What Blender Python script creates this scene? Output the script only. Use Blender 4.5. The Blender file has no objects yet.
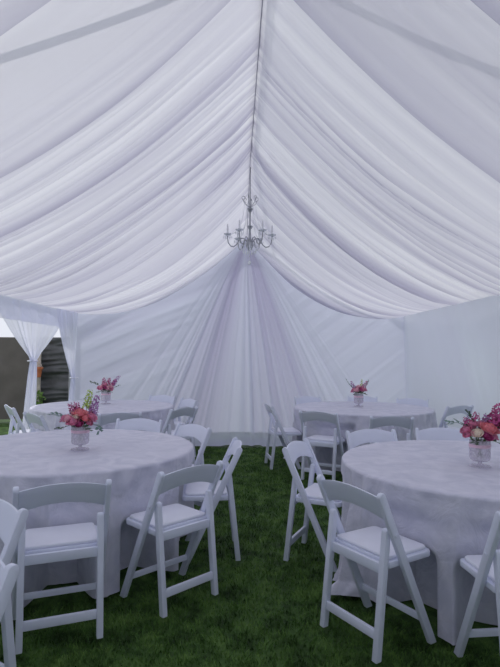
import bpy, bmesh, math, random
import numpy as np
from mathutils import Vector, Matrix

random.seed(7)
rng = np.random.default_rng(11)
C = bpy.context.scene.collection
PI = math.pi
A = 0.028                    # the tent's long axis is turned this much from the camera's heading


def tp(X, Y, z=0.0):
    """tent coordinates (X across, Y along the ridge) -> world"""
    return (X * math.cos(A) - Y * math.sin(A), X * math.sin(A) + Y * math.cos(A), z)


def tpn(P):
    P = np.asarray(P, float)
    c, s = math.cos(A), math.sin(A)
    return np.stack([P[..., 0] * c - P[..., 1] * s, P[..., 0] * s + P[..., 1] * c, P[..., 2]], -1)


def sstep(a, b, x):
    t = np.clip((x - a) / (b - a), 0, 1)
    return t * t * (3 - 2 * t)


def noise1(x, seed):
    """smooth 1-D value noise in -1..1"""
    x = np.asarray(x, float)
    tab = np.random.default_rng(seed).uniform(-1, 1, 4096)
    i = np.floor(x).astype(int)
    f = x - i
    f = f * f * (3 - 2 * f)
    return tab[i % 4096] * (1 - f) + tab[(i + 1) % 4096] * f


def noise2(x, y, seed):
    x = np.asarray(x, float); y = np.asarray(y, float)
    tab = np.random.default_rng(seed).uniform(-1, 1, (256, 256))
    i = np.floor(x).astype(int); j = np.floor(y).astype(int)
    f = x - i; g = y - j
    f = f * f * (3 - 2 * f); g = g * g * (3 - 2 * g)
    i0, i1, j0, j1 = i % 256, (i + 1) % 256, j % 256, (j + 1) % 256
    return (tab[i0, j0] * (1 - f) + tab[i1, j0] * f) * (1 - g) + (tab[i0, j1] * (1 - f) + tab[i1, j1] * f) * g


# ------------------------------------------------------------------ materials
def nodes_of(name):
    m = bpy.data.materials.new(name)
    m.use_nodes = True
    nt = m.node_tree
    nt.nodes.clear()
    out = nt.nodes.new('ShaderNodeOutputMaterial')
    return m, nt, out


def surf(name, col, rough=0.5, var=0.06, scale=8.0, bump=0.0, bscale=60.0, metallic=0.0, spec=0.5, coat=0.0):
    m, nt, out = nodes_of(name)
    b = nt.nodes.new('ShaderNodeBsdfPrincipled')
    tc = nt.nodes.new('ShaderNodeTexCoord')
    n = nt.nodes.new('ShaderNodeTexNoise')
    n.inputs['Scale'].default_value = scale
    n.inputs['Detail'].default_value = 4
    nt.links.new(tc.outputs['Object'], n.inputs['Vector'])
    r = nt.nodes.new('ShaderNodeValToRGB')
    r.color_ramp.elements[0].position = 0.3
    r.color_ramp.elements[1].position = 0.7
    r.color_ramp.elements[0].color = [max(0, c * (1 - var)) for c in col] + [1]
    r.color_ramp.elements[1].color = [min(1, c * (1 + var)) for c in col] + [1]
    nt.links.new(n.outputs['Fac'], r.inputs['Fac'])
    nt.links.new(r.outputs['Color'], b.inputs['Base Color'])
    b.inputs['Roughness'].default_value = rough
    b.inputs['Metallic'].default_value = metallic
    b.inputs['Specular IOR Level'].default_value = spec
    b.inputs['Coat Weight'].default_value = coat
    if bump > 0:
        n2 = nt.nodes.new('ShaderNodeTexNoise')
        n2.inputs['Scale'].default_value = bscale
        n2.inputs['Detail'].default_value = 5
        nt.links.new(tc.outputs['Object'], n2.inputs['Vector'])
        bp = nt.nodes.new('ShaderNodeBump')
        bp.inputs['Strength'].default_value = bump
        bp.inputs['Distance'].default_value = 0.02
        nt.links.new(n2.outputs['Fac'], bp.inputs['Height'])
        nt.links.new(bp.outputs['Normal'], b.inputs['Normal'])
    nt.links.new(b.outputs['BSDF'], out.inputs['Surface'])
    return m


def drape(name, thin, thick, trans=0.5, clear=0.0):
    """draped voile: attribute 'dens' mixes gathered layers with painted fold shade and glow (0 thin .. 1 thick)"""
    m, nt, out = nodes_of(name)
    at = nt.nodes.new('ShaderNodeAttribute'); at.attribute_name = 'dens_light'
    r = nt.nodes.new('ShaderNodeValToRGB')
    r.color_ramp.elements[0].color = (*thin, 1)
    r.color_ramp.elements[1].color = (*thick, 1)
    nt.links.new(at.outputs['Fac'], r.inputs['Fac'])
    d = nt.nodes.new('ShaderNodeBsdfDiffuse')
    t = nt.nodes.new('ShaderNodeBsdfTranslucent')
    nt.links.new(r.outputs['Color'], d.inputs['Color'])
    nt.links.new(r.outputs['Color'], t.inputs['Color'])
    mx = nt.nodes.new('ShaderNodeMixShader'); mx.inputs[0].default_value = trans
    nt.links.new(d.outputs[0], mx.inputs[1]); nt.links.new(t.outputs[0], mx.inputs[2])
    last = mx
    if clear > 0:
        tr = nt.nodes.new('ShaderNodeBsdfTransparent')
        m2 = nt.nodes.new('ShaderNodeMixShader')
        mp = nt.nodes.new('ShaderNodeMapRange')
        mp.inputs[3].default_value = clear; mp.inputs[4].default_value = clear * 0.3
        nt.links.new(at.outputs['Fac'], mp.inputs[0]); nt.links.new(mp.outputs[0], m2.inputs[0])
        nt.links.new(mx.outputs[0], m2.inputs[1]); nt.links.new(tr.outputs[0], m2.inputs[2])
        last = m2
    nt.links.new(last.outputs[0], out.inputs['Surface'])
    return m


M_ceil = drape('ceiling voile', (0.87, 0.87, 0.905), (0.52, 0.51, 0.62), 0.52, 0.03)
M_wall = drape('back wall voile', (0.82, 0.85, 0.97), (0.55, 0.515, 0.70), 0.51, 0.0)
M_side = drape('side wall cloth', (0.80, 0.815, 0.92), (0.88, 0.93, 1.0), 0.47, 0.0)  # second colour is the painted glow on the right wall
M_curtain = drape('sheer curtain', (0.90, 0.91, 0.98), (0.80, 0.82, 0.95), 0.58, 0.10)
M_resin = surf('white resin', (0.76, 0.79, 0.92), 0.38, 0.02, 5)
M_vinyl = surf('white vinyl pad', (0.82, 0.83, 0.93), 0.45, 0.02, 9, 0.05, 40)
M_silver = surf('silver metal', (0.40, 0.41, 0.44), 0.3, 0.15, 30, metallic=0.85)
M_crystal = surf('crystal beads', (0.86, 0.88, 0.93), 0.08, 0.1, 60, spec=1.0)
M_candle = surf('candle sleeve', (0.86, 0.86, 0.88), 0.5, 0.03)
M_frame = surf('tent pole metal', (0.35, 0.35, 0.38), 0.5, 0.05, metallic=0.3)
M_table = surf('table top plastic', (0.7, 0.7, 0.7), 0.6)
M_leg = surf('table leg steel', (0.3, 0.3, 0.32), 0.4, metallic=0.6)
M_leaf = surf('dark leaf', (0.045, 0.09, 0.045), 0.5, 0.35, 40)
M_euc = surf('grey green leaf', (0.13, 0.22, 0.19), 0.6, 0.25, 40)
M_stem = surf('flower stem', (0.10, 0.18, 0.06), 0.6, 0.2, 30)
M_coral = surf('coral rose', (0.82, 0.29, 0.33), 0.6, 0.25, 45)
M_pink = surf('pink rose', (0.74, 0.29, 0.44), 0.6, 0.25, 45)
M_pale = surf('pale pink rose', (0.84, 0.52, 0.60), 0.6, 0.15, 45)
M_magenta = surf('magenta bloom', (0.50, 0.08, 0.25), 0.6, 0.3, 45)
M_purple = surf('purple bloom', (0.40, 0.16, 0.42), 0.6, 0.3, 45)
M_cream = surf('cream rose', (0.85, 0.76, 0.66), 0.6, 0.08, 45)
M_lime = surf('lime bells', (0.42, 0.55, 0.12), 0.6, 0.25, 45)
M_ribbon = surf('pink ribbon', (0.80, 0.56, 0.66), 0.5, 0.1, 30)
M_wood = surf('weathered wood', (0.52, 0.47, 0.42), 0.8, 0.2, 12)
M_orange = surf('terracotta', (0.60, 0.19, 0.08), 0.8, 0.15, 12)
M_mesh = surf('screen mesh', (0.15, 0.135, 0.125), 0.9, 0.12, 3)
M_tarp = surf('black plastic tarp', (0.085, 0.087, 0.095), 0.40, 0.3, 4, 0.3, 12)
M_shrub = surf('shrub leaf', (0.14, 0.26, 0.05), 0.7, 0.35, 14)
M_tie = surf('white tie band', (0.8, 0.8, 0.88), 0.7)


def cloth_material():
    m, nt, out = nodes_of('white lavender tablecloth')
    b = nt.nodes.new('ShaderNodeBsdfPrincipled')
    tc = nt.nodes.new('ShaderNodeTexCoord')
    n = nt.nodes.new('ShaderNodeTexNoise'); n.inputs['Scale'].default_value = 5; n.inputs['Detail'].default_value = 6
    n.inputs['Distortion'].default_value = 1.5
    nt.links.new(tc.outputs['Object'], n.inputs['Vector'])
    r = nt.nodes.new('ShaderNodeValToRGB')
    r.color_ramp.elements[0].position = 0.35; r.color_ramp.elements[1].position = 0.65
    r.color_ramp.elements[0].color = (0.59, 0.59, 0.705, 1)
    r.color_ramp.elements[1].color = (0.715, 0.705, 0.81, 1)
    nt.links.new(n.outputs['Fac'], r.inputs['Fac'])
    nt.links.new(r.outputs['Color'], b.inputs['Base Color'])
    b.inputs['Roughness'].default_value = 0.6
    b.inputs['Sheen Weight'].default_value = 0.15
    n2 = nt.nodes.new('ShaderNodeTexNoise'); n2.inputs['Scale'].default_value = 6.5; n2.inputs['Detail'].default_value = 4
    n2.inputs['Distortion'].default_value = 2.5
    nt.links.new(tc.outputs['Object'], n2.inputs['Vector'])
    bp = nt.nodes.new('ShaderNodeBump'); bp.inputs['Strength'].default_value = 0.30; bp.inputs['Distance'].default_value = 0.03
    nt.links.new(n2.outputs['Fac'], bp.inputs['Height']); nt.links.new(bp.outputs['Normal'], b.inputs['Normal'])
    nt.links.new(b.outputs[0], out.inputs[0])
    return m


def glass_material():
    m, nt, out = nodes_of('cut glass')
    g = nt.nodes.new('ShaderNodeBsdfPrincipled')
    g.inputs['Base Color'].default_value = (0.92, 0.90, 0.95, 1)
    g.inputs['Roughness'].default_value = 0.12
    g.inputs['Specular IOR Level'].default_value = 1.0
    tr = nt.nodes.new('ShaderNodeBsdfTransparent'); tr.inputs[0].default_value = (0.93, 0.91, 0.95, 1)
    tc = nt.nodes.new('ShaderNodeTexCoord')
    v = nt.nodes.new('ShaderNodeTexVoronoi'); v.inputs['Scale'].default_value = 70
    nt.links.new(tc.outputs['Object'], v.inputs['Vector'])
    bp = nt.nodes.new('ShaderNodeBump'); bp.inputs['Strength'].default_value = 0.7; bp.inputs['Distance'].default_value = 0.01
    nt.links.new(v.outputs['Distance'], bp.inputs['Height']); nt.links.new(bp.outputs['Normal'], g.inputs['Normal'])
    mp = nt.nodes.new('ShaderNodeMapRange'); mp.inputs[1].default_value = 0.0; mp.inputs[2].default_value = 0.6
    mp.inputs[3].default_value = 0.42; mp.inputs[4].default_value = 0.62
    nt.links.new(v.outputs['Distance'], mp.inputs[0])
    mx = nt.nodes.new('ShaderNodeMixShader')
    nt.links.new(mp.outputs[0], mx.inputs[0])
    nt.links.new(g.outputs[0], mx.inputs[1]); nt.links.new(tr.outputs[0], mx.inputs[2])
    nt.links.new(mx.outputs[0], out.inputs[0])
    return m


def grass_material(name, c0, c1, c2):
    m, nt, out = nodes_of(name)
    b = nt.nodes.new('ShaderNodeBsdfPrincipled'); b.inputs['Roughness'].default_value = 0.7
    b.inputs['Specular IOR Level'].default_value = 0.2
    g = nt.nodes.new('ShaderNodeNewGeometry')
    n = nt.nodes.new('ShaderNodeTexNoise'); n.inputs['Scale'].default_value = 6.0; n.inputs['Detail'].default_value = 6
    n.inputs['Roughness'].default_value = 0.75
    nt.links.new(g.outputs['Position'], n.inputs['Vector'])
    r = nt.nodes.new('ShaderNodeValToRGB')
    e = r.color_ramp.elements
    e[0].position = 0.36; e[0].color = (*c0, 1)
    e[1].position = 0.64; e[1].color = (*c2, 1)
    k = e.new(0.5); k.color = (*c1, 1)
    nt.links.new(n.outputs['Fac'], r.inputs['Fac'])
    nt.links.new(r.outputs['Color'], b.inputs['Base Color'])
    nt.links.new(b.outputs[0], out.inputs[0])
    return m


M_cloth = cloth_material()
M_glass = glass_material()
M_turf = grass_material('turf', (0.018, 0.040, 0.010), (0.050, 0.105, 0.024), (0.095, 0.175, 0.042))
M_blade = grass_material('grass blades', (0.024, 0.055, 0.014), (0.085, 0.170, 0.040), (0.170, 0.290, 0.075))


# ------------------------------------------------------------------ object helpers
def mesh_obj(name, me, mat, parent=None, smooth=True):
    o = bpy.data.objects.new(name, me)
    C.objects.link(o)
    me.materials.append(mat)
    if smooth:
        me.polygons.foreach_set('use_smooth', [True] * len(me.polygons))
    if parent is not None:
        o.parent = parent
    return o


def obj(name, bm, mat, parent=None, smooth=True, sharp=0.7):
    me = bpy.data.meshes.new(name)
    bm.normal_update()
    if smooth and sharp:
        for e in bm.edges:
            if len(e.link_faces) == 2 and e.calc_face_angle(0) > sharp:
                e.smooth = False
    bm.to_mesh(me)
    bm.free()
    return mesh_obj(name, me, mat, parent, smooth)


def grid_mesh(name, P, closed_u=False, attr=None):
    """P: (nu, nv, 3)"""
    nu, nv = P.shape[:2]
    idx = np.arange(nu * nv).reshape(nu, nv)
    if closed_u:
        a = idx; b = np.roll(idx, -1, 0)
    else:
        a = idx[:-1]; b = idx[1:]
    F = np.stack([a[:, :-1], b[:, :-1], b[:, 1:], a[:, 1:]], -1).reshape(-1, 4)
    me = bpy.data.meshes.new(name)
    me.from_pydata(P.reshape(-1, 3).tolist(), [], F.tolist())
    if attr is not None:
        at = me.attributes.new('dens_light', 'FLOAT', 'POINT')
        at.data.foreach_set('value', np.clip(attr, 0, 1).reshape(-1).astype(np.float32))
    me.update()
    return me


def thing(name, label, cat, loc=(0, 0, 0), rz=0.0, group=None):
    o = bpy.data.objects.new(name, None)
    C.objects.link(o)
    o.empty_display_size = 0.1
    o.location = loc
    o.rotation_euler = (0, 0, rz)
    return tag(o, label, cat, group)


def tag(o, label, cat, group=None):
    o['label'] = label
    o['category'] = cat
    if group:
        o['group'] = group
    return o


def structure(o, label=None, cat=None):
    o['kind'] = 'structure'
    if label:
        o['label'] = label
    if cat:
        o['category'] = cat
    return o


def bevel(bm, w, seg=2, ang=0.6):
    es = [e for e in bm.edges if len(e.link_faces) == 2 and e.calc_face_angle(0) > ang]
    bmesh.ops.bevel(bm, geom=es, offset=w, segments=seg, affect='EDGES', profile=0.5, clamp_overlap=True)
    return bm


def prism_yz(poly, x0, x1, bm=None):
    """polygon in (y, z) extruded along x"""
    bm = bm or bmesh.new()
    a = [bm.verts.new((x0, y, z)) for y, z in poly]
    b = [bm.verts.new((x1, y, z)) for y, z in poly]
    n = len(poly)
    bm.faces.new(a); bm.faces.new(b[::-1])
    for i in range(n):
        bm.faces.new((a[i], b[i], b[(i + 1) % n], a[(i + 1) % n]))
    bmesh.ops.recalc_face_normals(bm, faces=bm.faces[:])
    return bm


def prism_xy(poly, z0, z1, bm=None):
    bm = bm or bmesh.new()
    a = [bm.verts.new((x, y, z0)) for x, y in poly]
    b = [bm.verts.new((x, y, z1)) for x, y in poly]
    n = len(poly)
    bm.faces.new(a); bm.faces.new(b[::-1])
    for i in range(n):
        bm.faces.new((a[i], b[i], b[(i + 1) % n], a[(i + 1) % n]))
    bmesh.ops.recalc_face_normals(bm, faces=bm.faces[:])
    return bm


def box(bm, c, s):
    r = bmesh.ops.create_cube(bm, size=1.0)
    bmesh.ops.scale(bm, vec=s, verts=r['verts'])
    bmesh.ops.translate(bm, vec=c, verts=r['verts'])
    return r['verts']


def tube(bm, pts, rad, n=8):
    """round bar along a polyline; rad is one number or one per point"""
    pts = [Vector(p) for p in pts]
    if not hasattr(rad, '__len__'):
        rad = [rad] * len(pts)
    rings = []
    ref = Vector((0.31, 0.17, 0.93)).normalized()
    for i, p in enumerate(pts):
        d = (pts[min(i + 1, len(pts) - 1)] - pts[max(i - 1, 0)]).normalized()
        if abs(d.dot(ref)) > 0.96:
            r0 = Vector((1, 0, 0))
        else:
            r0 = ref
        u = d.cross(r0).normalized(); v = d.cross(u)
        rings.append([bm.verts.new(p + rad[i] * (math.cos(2 * PI * k / n) * u + math.sin(2 * PI * k / n) * v)) for k in range(n)])
    for a, b in zip(rings[:-1], rings[1:]):
        for k in range(n):
            bm.faces.new((a[k], a[(k + 1) % n], b[(k + 1) % n], b[k]))
    bm.faces.new(rings[0][::-1]); bm.faces.new(rings[-1])
    return bm


def lathe(bm, prof, n=20, cx=0, cy=0):
    """(radius, z) profile"""
    rings = []
    for r, z in prof:
        rings.append([bm.verts.new((cx + r * math.cos(2 * PI * k / n), cy + r * math.sin(2 * PI * k / n), z)) for k in range(n)])
    for a, b in zip(rings[:-1], rings[1:]):
        for k in range(n):
            bm.faces.new((a[k], a[(k + 1) % n], b[(k + 1) % n], b[k]))
    if prof[0][0] > 1e-5:
        bm.faces.new(rings[0][::-1])
    if prof[-1][0] > 1e-5:
        bm.faces.new(rings[-1])
    bmesh.ops.remove_doubles(bm, verts=bm.verts[:], dist=1e-6)
    bmesh.ops.recalc_face_normals(bm, faces=bm.faces[:])
    return bm


def copy_tree(src, loc=None, rz=None):
    c = src.copy(); C.objects.link(c)
    if loc is not None:
        c.location = loc
    if rz is not None:
        c.rotation_euler = (0, 0, rz)
    for ch in list(src.children):
        d = ch.copy(); C.objects.link(d); d.parent = c
        for g in list(ch.children):
            e = g.copy(); C.objects.link(e); e.parent = d
    return c


# ------------------------------------------------------------------ the tent
XL, XR, ZE, XRG, ZR, YB = -2.75, 2.85, 2.12, 0.18, 4.13, 8.75
Y0 = -1.4
ZEL = 2.13


def ridge_z(Y):
    return ZR - 0.70 * np.clip((Y - 7.05) / 1.70, 0, 1) ** 1.25


SEAMS = [-1.5, -0.4, 0.6, 1.5, 2.45, 3.48, 4.62, 5.2, 5.72, 6.22, 6.7, 7.2, 7.75, 8.25, 8.8]


def ceiling():
    ny, nt = 1150, 44
    Ys = np.linspace(Y0, YB - 0.03, ny)
    V, D = [], []
    seams = np.array(SEAMS)
    for side, sd in ((-1, 100), (1, 200)):
        t = np.linspace(0, 1, nt) ** 0.9
        Yg, T = np.meshgrid(Ys, t, indexing='ij')
        # the folds wander a little along their length and bunch at the seams
        Yw = Yg + 0.05 * noise2(Yg * 1.3, T * 2.5, sd + 1) + 0.02 * noise2(Yg * 4, T * 5, sd + 2)
        k = np.clip(np.searchsorted(seams, Yw) - 1, 0, len(seams) - 2)
        ph = (Yw - seams[k]) / (seams[k + 1] - seams[k])
        ph = np.clip(ph, 0, 1)
        bulge = 4 * T * (1 - T)
        L = seams[k + 1] - seams[k]
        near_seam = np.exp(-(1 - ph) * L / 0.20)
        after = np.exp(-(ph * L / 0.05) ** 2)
        sag = 0.235 + 0.165 * sstep(5.4, 8.5, Yg) + 0.02 * noise2(Yg * 1.1, 0 * T, sd + 3)
        far = sstep(3.3, 5.0, Yg)
        panel = (0.075 - 0.02 * far) * ph ** 2.2 * sstep(0, 0.06, 1 - ph) * (0.35 + 0.65 * bulge)
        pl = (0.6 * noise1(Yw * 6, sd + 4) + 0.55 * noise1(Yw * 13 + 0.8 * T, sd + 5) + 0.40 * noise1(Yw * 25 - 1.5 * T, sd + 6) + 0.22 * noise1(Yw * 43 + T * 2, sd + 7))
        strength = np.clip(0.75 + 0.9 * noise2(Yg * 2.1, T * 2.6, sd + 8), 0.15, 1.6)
        amp = (0.011 + 0.014 * far) * (0.7 + 0.7 * near_seam) * strength
        disp = -panel + amp * pl * 1.5
        env = np.minimum(1, np.minimum(T, 1 - T) * 9 + 0.25)
        xe = XL if side < 0 else XR
        X = XRG + (xe - XRG) * T
        Z = ridge_z(Yg) + ((ZEL if side < 0 else ZE) - ridge_z(Yg)) * T - sag * bulge
        nx, nz = side * 0.58, 0.81
        X = X + nx * disp * env * 0.8
        Z = Z + nz * disp * env
        X = np.where(T <= 0, XRG, X)
        V.append(np.stack([X, Yg + 0 * X, Z], -1))
        dens_light = 0.26 + (0.64 - 0.22 * far) * near_seam - 0.22 * after - (0.20 + 0.26 * far + 0.10 * near_seam) * pl * strength - 0.10 * np.exp(-((pl - 1.0) / 0.35) ** 2) + 0.12 * noise1(Yw * 2.1, sd + 9)  # gathered layers, plus painted fold shade, seam darkening and bright fold edges
        D.append(np.clip(dens_light, 0, 1))
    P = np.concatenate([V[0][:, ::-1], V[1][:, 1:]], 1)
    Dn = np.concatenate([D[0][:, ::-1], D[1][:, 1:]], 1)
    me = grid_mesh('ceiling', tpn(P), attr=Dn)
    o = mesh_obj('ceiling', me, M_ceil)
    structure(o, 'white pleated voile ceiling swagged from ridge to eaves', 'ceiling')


ceiling()


def back_wall():
    nx, nz = 420, 170
    xs = np.linspace(XL + 0.02, XR + 0.16, nx)
    hs = np.linspace(0, 1, nz)
    Xg, Hh = np.meshgrid(xs, hs, indexing='ij')
    xa, za = 0.165, 3.42
    # top follows the lower edge of the end of the ceiling, the bottom spreads onto the grass
    side = np.where(Xg < XRG, -1, 1)
    T = np.where(Xg < XRG, (XRG - Xg) / (XRG - XL), (Xg - XRG) / (XR - XRG))
    zr = float(ridge_z(np.array(YB)))
    ztop = zr + (2.12 - zr) * T - 0.40 * 4 * T * (1 - T) + 0.06
    ztop = ztop + 0.10
    Z = ztop + (0.14 - ztop) * Hh
    h = np.clip(za - Z, 0.03, None)
    dx = Xg - xa
    k = dx / (h ** 0.92 + 0.02)
    k = np.sign(k) * np.abs(k)
    fan = np.exp(-(np.abs(k) / 0.66) ** 4)
    fold = (0.5 * noise1(k * 16 + 40, 301) + 0.5 * noise1(k * 31 + 90, 302) + 0.35 * noise1(k * 60 + 200, 303))
    depth = np.clip(h / 3.2, 0.04, 1)
    # the loose cloth beside the fan: slack diagonal swags
    w = np.where(dx < 0, Z + 0.32 * np.abs(dx) ** 1.2, Z - 0.75 * (dx - 1.0))
    swag = np.where(dx > 0, 0.30, 0.8) * (0.6 * noise2(w * 5, dx * 0.5 + 3, 304) + 0.4 * noise2(w * 13, dx * 0.9 + 9, 305))
    Yv = YB + 0.05 - 0.16 * fan * (1 - depth * 0.4) * np.clip(h / 0.5, 0, 1) + fan * fold * (0.012 + 0.055 * depth) + (1 - fan) * swag * 0.030
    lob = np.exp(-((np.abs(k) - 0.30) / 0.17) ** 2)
    dens_light = 0.20 + 0.46 * lob * (0.45 + 0.55 * sstep(3.3, 1.0, h)) + fan * (-0.20 * fold + 0.08) - (1 - fan) * 0.20 * swag + 0.22 * np.exp(-(h / 0.9) ** 2)
    P = np.stack([Xg, Yv, Z], -1)
    # hem lying forward on the grass
    hem = []
    hd = []
    for i, (yy, zz) in enumerate(((8.60, 0.075), (8.44, 0.045), (8.30, 0.03), (8.20, 0.012))):
        ripple = 0.018 * noise1(xs * 6 + i * 0.3, 310) + 0.01 * noise1(xs * 15, 311)
        hem.append(np.stack([xs, yy + 0.03 * noise1(xs * 2, 312), zz + np.maximum(ripple, -zz * 0.6)], -1))
        hd.append(0.1 + 0 * xs)
    P = np.concatenate([P, np.stack(hem, 1)], 1)
    dens_light = np.concatenate([dens_light, np.stack(hd, 1)], 1)
    o = mesh_obj('wall_back', grid_mesh('wall_back', tpn(P), attr=dens_light), M_wall)
    structure(o, 'white voile end wall gathered into a fan below the chandelier', 'wall')


back_wall()


def side_wall(name, X, ya, yb, zt, label, seed, bulge=0.0):
    ny, nz = int((yb - ya) * 40), 40
    ys = np.linspace(ya, yb, ny); hs = np.linspace(0, 1, nz)
    Yg, Hh = np.meshgrid(ys, hs, indexing='ij')
    Z = zt + (0.0 - zt) * Hh
    f = 0.6 * noise1(Yg * 3, seed) + 0.4 * noise1(Yg * 8 + Hh * 0.6, seed + 1)
    Xv = X + 0.022 * f * (0.3 + 0.7 * Hh) + 0.008 * noise2(Yg * 2, Z * 4, seed + 2)
    d = 0.3 - 0.3 * f
    if bulge:
        # the cloth is kicked outward towards the grass by the chairs, least at the corner post
        Xv = Xv + (0.08 + bulge * sstep(8.75, 7.9, Yg)) * np.clip(Hh, 0, 1)
        d = d * 0.4 + 0.75 * np.exp(-((Yg - 6.45) / 0.42) ** 2 - ((Z - 1.25) / 0.55) ** 2)  # bluish pool of light painted into the cloth colour
    o = mesh_obj(name, grid_mesh(name, tpn(np.stack([Xv, Yg, Z], -1)), attr=d), M_side)
    structure(o, label, 'wall')


side_wall('wall_right', XR + 0.03, Y0, YB + 0.06, ZE + 0.02, 'plain white cloth side wall of the tent', 400, 0.46)
side_wall('wall_left', XL - 0.03, Y0, 5.0, ZEL + 0.02, 'white cloth wall near the open side', 420)

ys = np.linspace(4.9, YB + 0.02, 160); zs = np.linspace(2.22, 1.86, 8)
Yg, Zg = np.meshgrid(ys, zs, indexing='ij')
fv = noise1(Yg * 7, 431)
o = mesh_obj('trim_2', grid_mesh('trim_2', tpn(np.stack([XL - 0.035 + 0.012 * fv, Yg, Zg], -1)), attr=0.35 - 0.3 * fv), M_curtain)
structure(o, 'short sheer valance along the open left eave', 'valance')
xs = np.linspace(XL - 0.05, XR + 0.05, 160); zs = np.linspace(0, 1, 30)  # unseen end wall behind the camera, added to keep low sky light out
Xg, Zg = np.meshgrid(xs, zs, indexing='ij')
zt = np.where(Xg < XRG, ZR + (ZEL - ZR) * (XRG - Xg) / (XRG - XL), ZR + (ZE - ZR) * (Xg - XRG) / (XR - XRG))
o = mesh_obj('wall_front_blocker', grid_mesh('wall_front_blocker', tpn(np.stack([Xg, Y0 + 0.03 * noise1(Xg * 3, 441), zt * Zg], -1)), attr=0.5 + 0 * Xg), M_side)
structure(o, 'unseen white cloth wall added at the near end to block sky light', 'wall')

# tent frame above the cloth
bm = bmesh.new()
for Y, Ye in ((0.05, 0.05), (3.40, 2.05), (9.0, 9.0)):
    zr = ZR + 0.10
    for x1, z1 in ((XL - 0.08, ZEL + 0.10), (XR + 0.12, ZE + 0.10)):
        tube(bm, [tp(XRG, Y, zr), tp(x1, Ye, z1)], 0.034, 8)
        tube(bm, [tp(x1, Ye, z1), tp(x1, Ye, -0.03)], 0.03, 8)
tube(bm, [tp(XRG, Y0, ZR + 0.10), tp(XRG, 7.1, ZR + 0.10), tp(XRG, 9.0, ZR + 0.10)], 0.018, 8)
for x1, z1 in ((XL - 0.08, ZEL + 0.10), (XR + 0.12, ZE + 0.10)):
    tube(bm, [tp(x1, Y0, z1), tp(x1, 9.0, z1)], 0.03, 8)
structure(obj('tent_frame', bm, M_frame), 'metal tent frame seen as shadows through the cloth', 'frame')

# thin ridge cord where the two ceiling cloths meet
bm = bmesh.new()
pts = [tp(XRG, y, float(ridge_z(np.array(y))) - 0.004) for y in np.linspace(Y0, YB - 0.1, 40)]
tube(bm, pts, 0.0045, 6)
structure(obj('trim_1', bm, surf('ridge cord', (0.42, 0.42, 0.50), 0.7)), 'ridge line cord of the ceiling', 'trim')


# ------------------------------------------------------------------ tied curtains on the open left side
def curtain(name, top0, top1, tie, foot, label, seed, w_tie=0.13, w_foot=0.62):
    """top0/top1: (X, Y, z) ends of the heading; tie and foot: points the cloth is drawn to"""
    root = thing(name, label, 'curtain', tp(foot[0], foot[1], 0), 0, 'tied back curtains')
    inv = Vector(root.location)
    nu, nv = 90, 70
    us = np.linspace(0, 1, nu)
    top0, top1, tie, foot = [np.array(a, float) for a in (top0, top1, tie, foot)]
    dirv = (top1 - top0) / np.linalg.norm((top1 - top0)[:2])
    rows = []
    dn = []
    outw = np.array([dirv[1], -dirv[0], 0]); outw /= np.linalg.norm(outw)
    vt = (top0[2] - tie[2]) / top0[2]
    for v in np.linspace(0, 1, nv):
        if v <= vt:
            q = v / vt
            e = q ** 1.05
            ease = 1 - (1 - q) ** 0.80 if q < 1 else 1
            base = top0[None] + us[:, None] * (top1 - top0)[None]
            tgt = tie[None] + (us[:, None] - 0.5) * w_tie * dirv[None]
            side = np.abs(us - 0.5) * 2
            mix = (q ** (1.15 + 0.25 * side))[:, None]
            p = base * (1 - mix) + tgt * mix
            p[:, 2] = top0[2] + (tie[2] - top0[2]) * (q ** (1.0)) 
            amp = 0.018 + 0.030 * q
        else:
            q = (v - vt) / (1 - vt)
            w = w_tie + (w_foot - w_tie) * q ** 0.6
            c = tie * (1 - q) + foot * q
            p = c[None] + (us[:, None] - 0.5) * w * dirv[None]
            p[:, 2] = tie[2] * (1 - q)
            amp = 0.05
        f = noise1(us * 13, seed) * 0.6 + noise1(us * 27, seed + 1) * 0.4
        p = p + (amp * f)[:, None] * outw[None]
        rows.append(p)
        dn.append(0.4 - 0.4 * f + (0.3 if v > vt else 0.3 * (v / vt) ** 2))
    P = tpn(np.stack(rows, 1)) - np.array(inv)
    mesh_obj('cloth_panel', grid_mesh('cloth_panel', P, attr=np.stack(dn, 1)), M_curtain, root)
    bm = bmesh.new()
    n = 18
    c = np.array(tp(*tie)) - np.array(inv)
    ux = np.array(tp(*dirv)); ux[2] = 0; ux /= np.linalg.norm(ux)
    uy = np.array([-ux[1], ux[0], 0])
    ring = [tuple(c + ux * (w_tie * 0.52) * math.cos(2 * PI * k / n) + uy * 0.065 * math.sin(2 * PI * k / n)) for k in range(n + 1)]
    tube(bm, ring, 0.010, 6)
    obj('tie_band', bm, M_tie, root)
    return root


curtain('curtain', (XL - 0.02, 5.95, 2.12), (XL - 0.02, 8.50, 2.12), (-2.92, 7.55, 1.33), (-2.99, 7.55, 0),
        'sheer white curtain tied at its middle, farther from the end wall', 500)
curtain('curtain', (XL + 0.07, 7.80, 2.12), (XL + 0.14, 8.66, 2.12), (-2.64, 8.58, 1.04), (-2.68, 8.56, 0),
        'narrow sheer white curtain tied back at the far left corner', 520, 0.14, 0.34)

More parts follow.
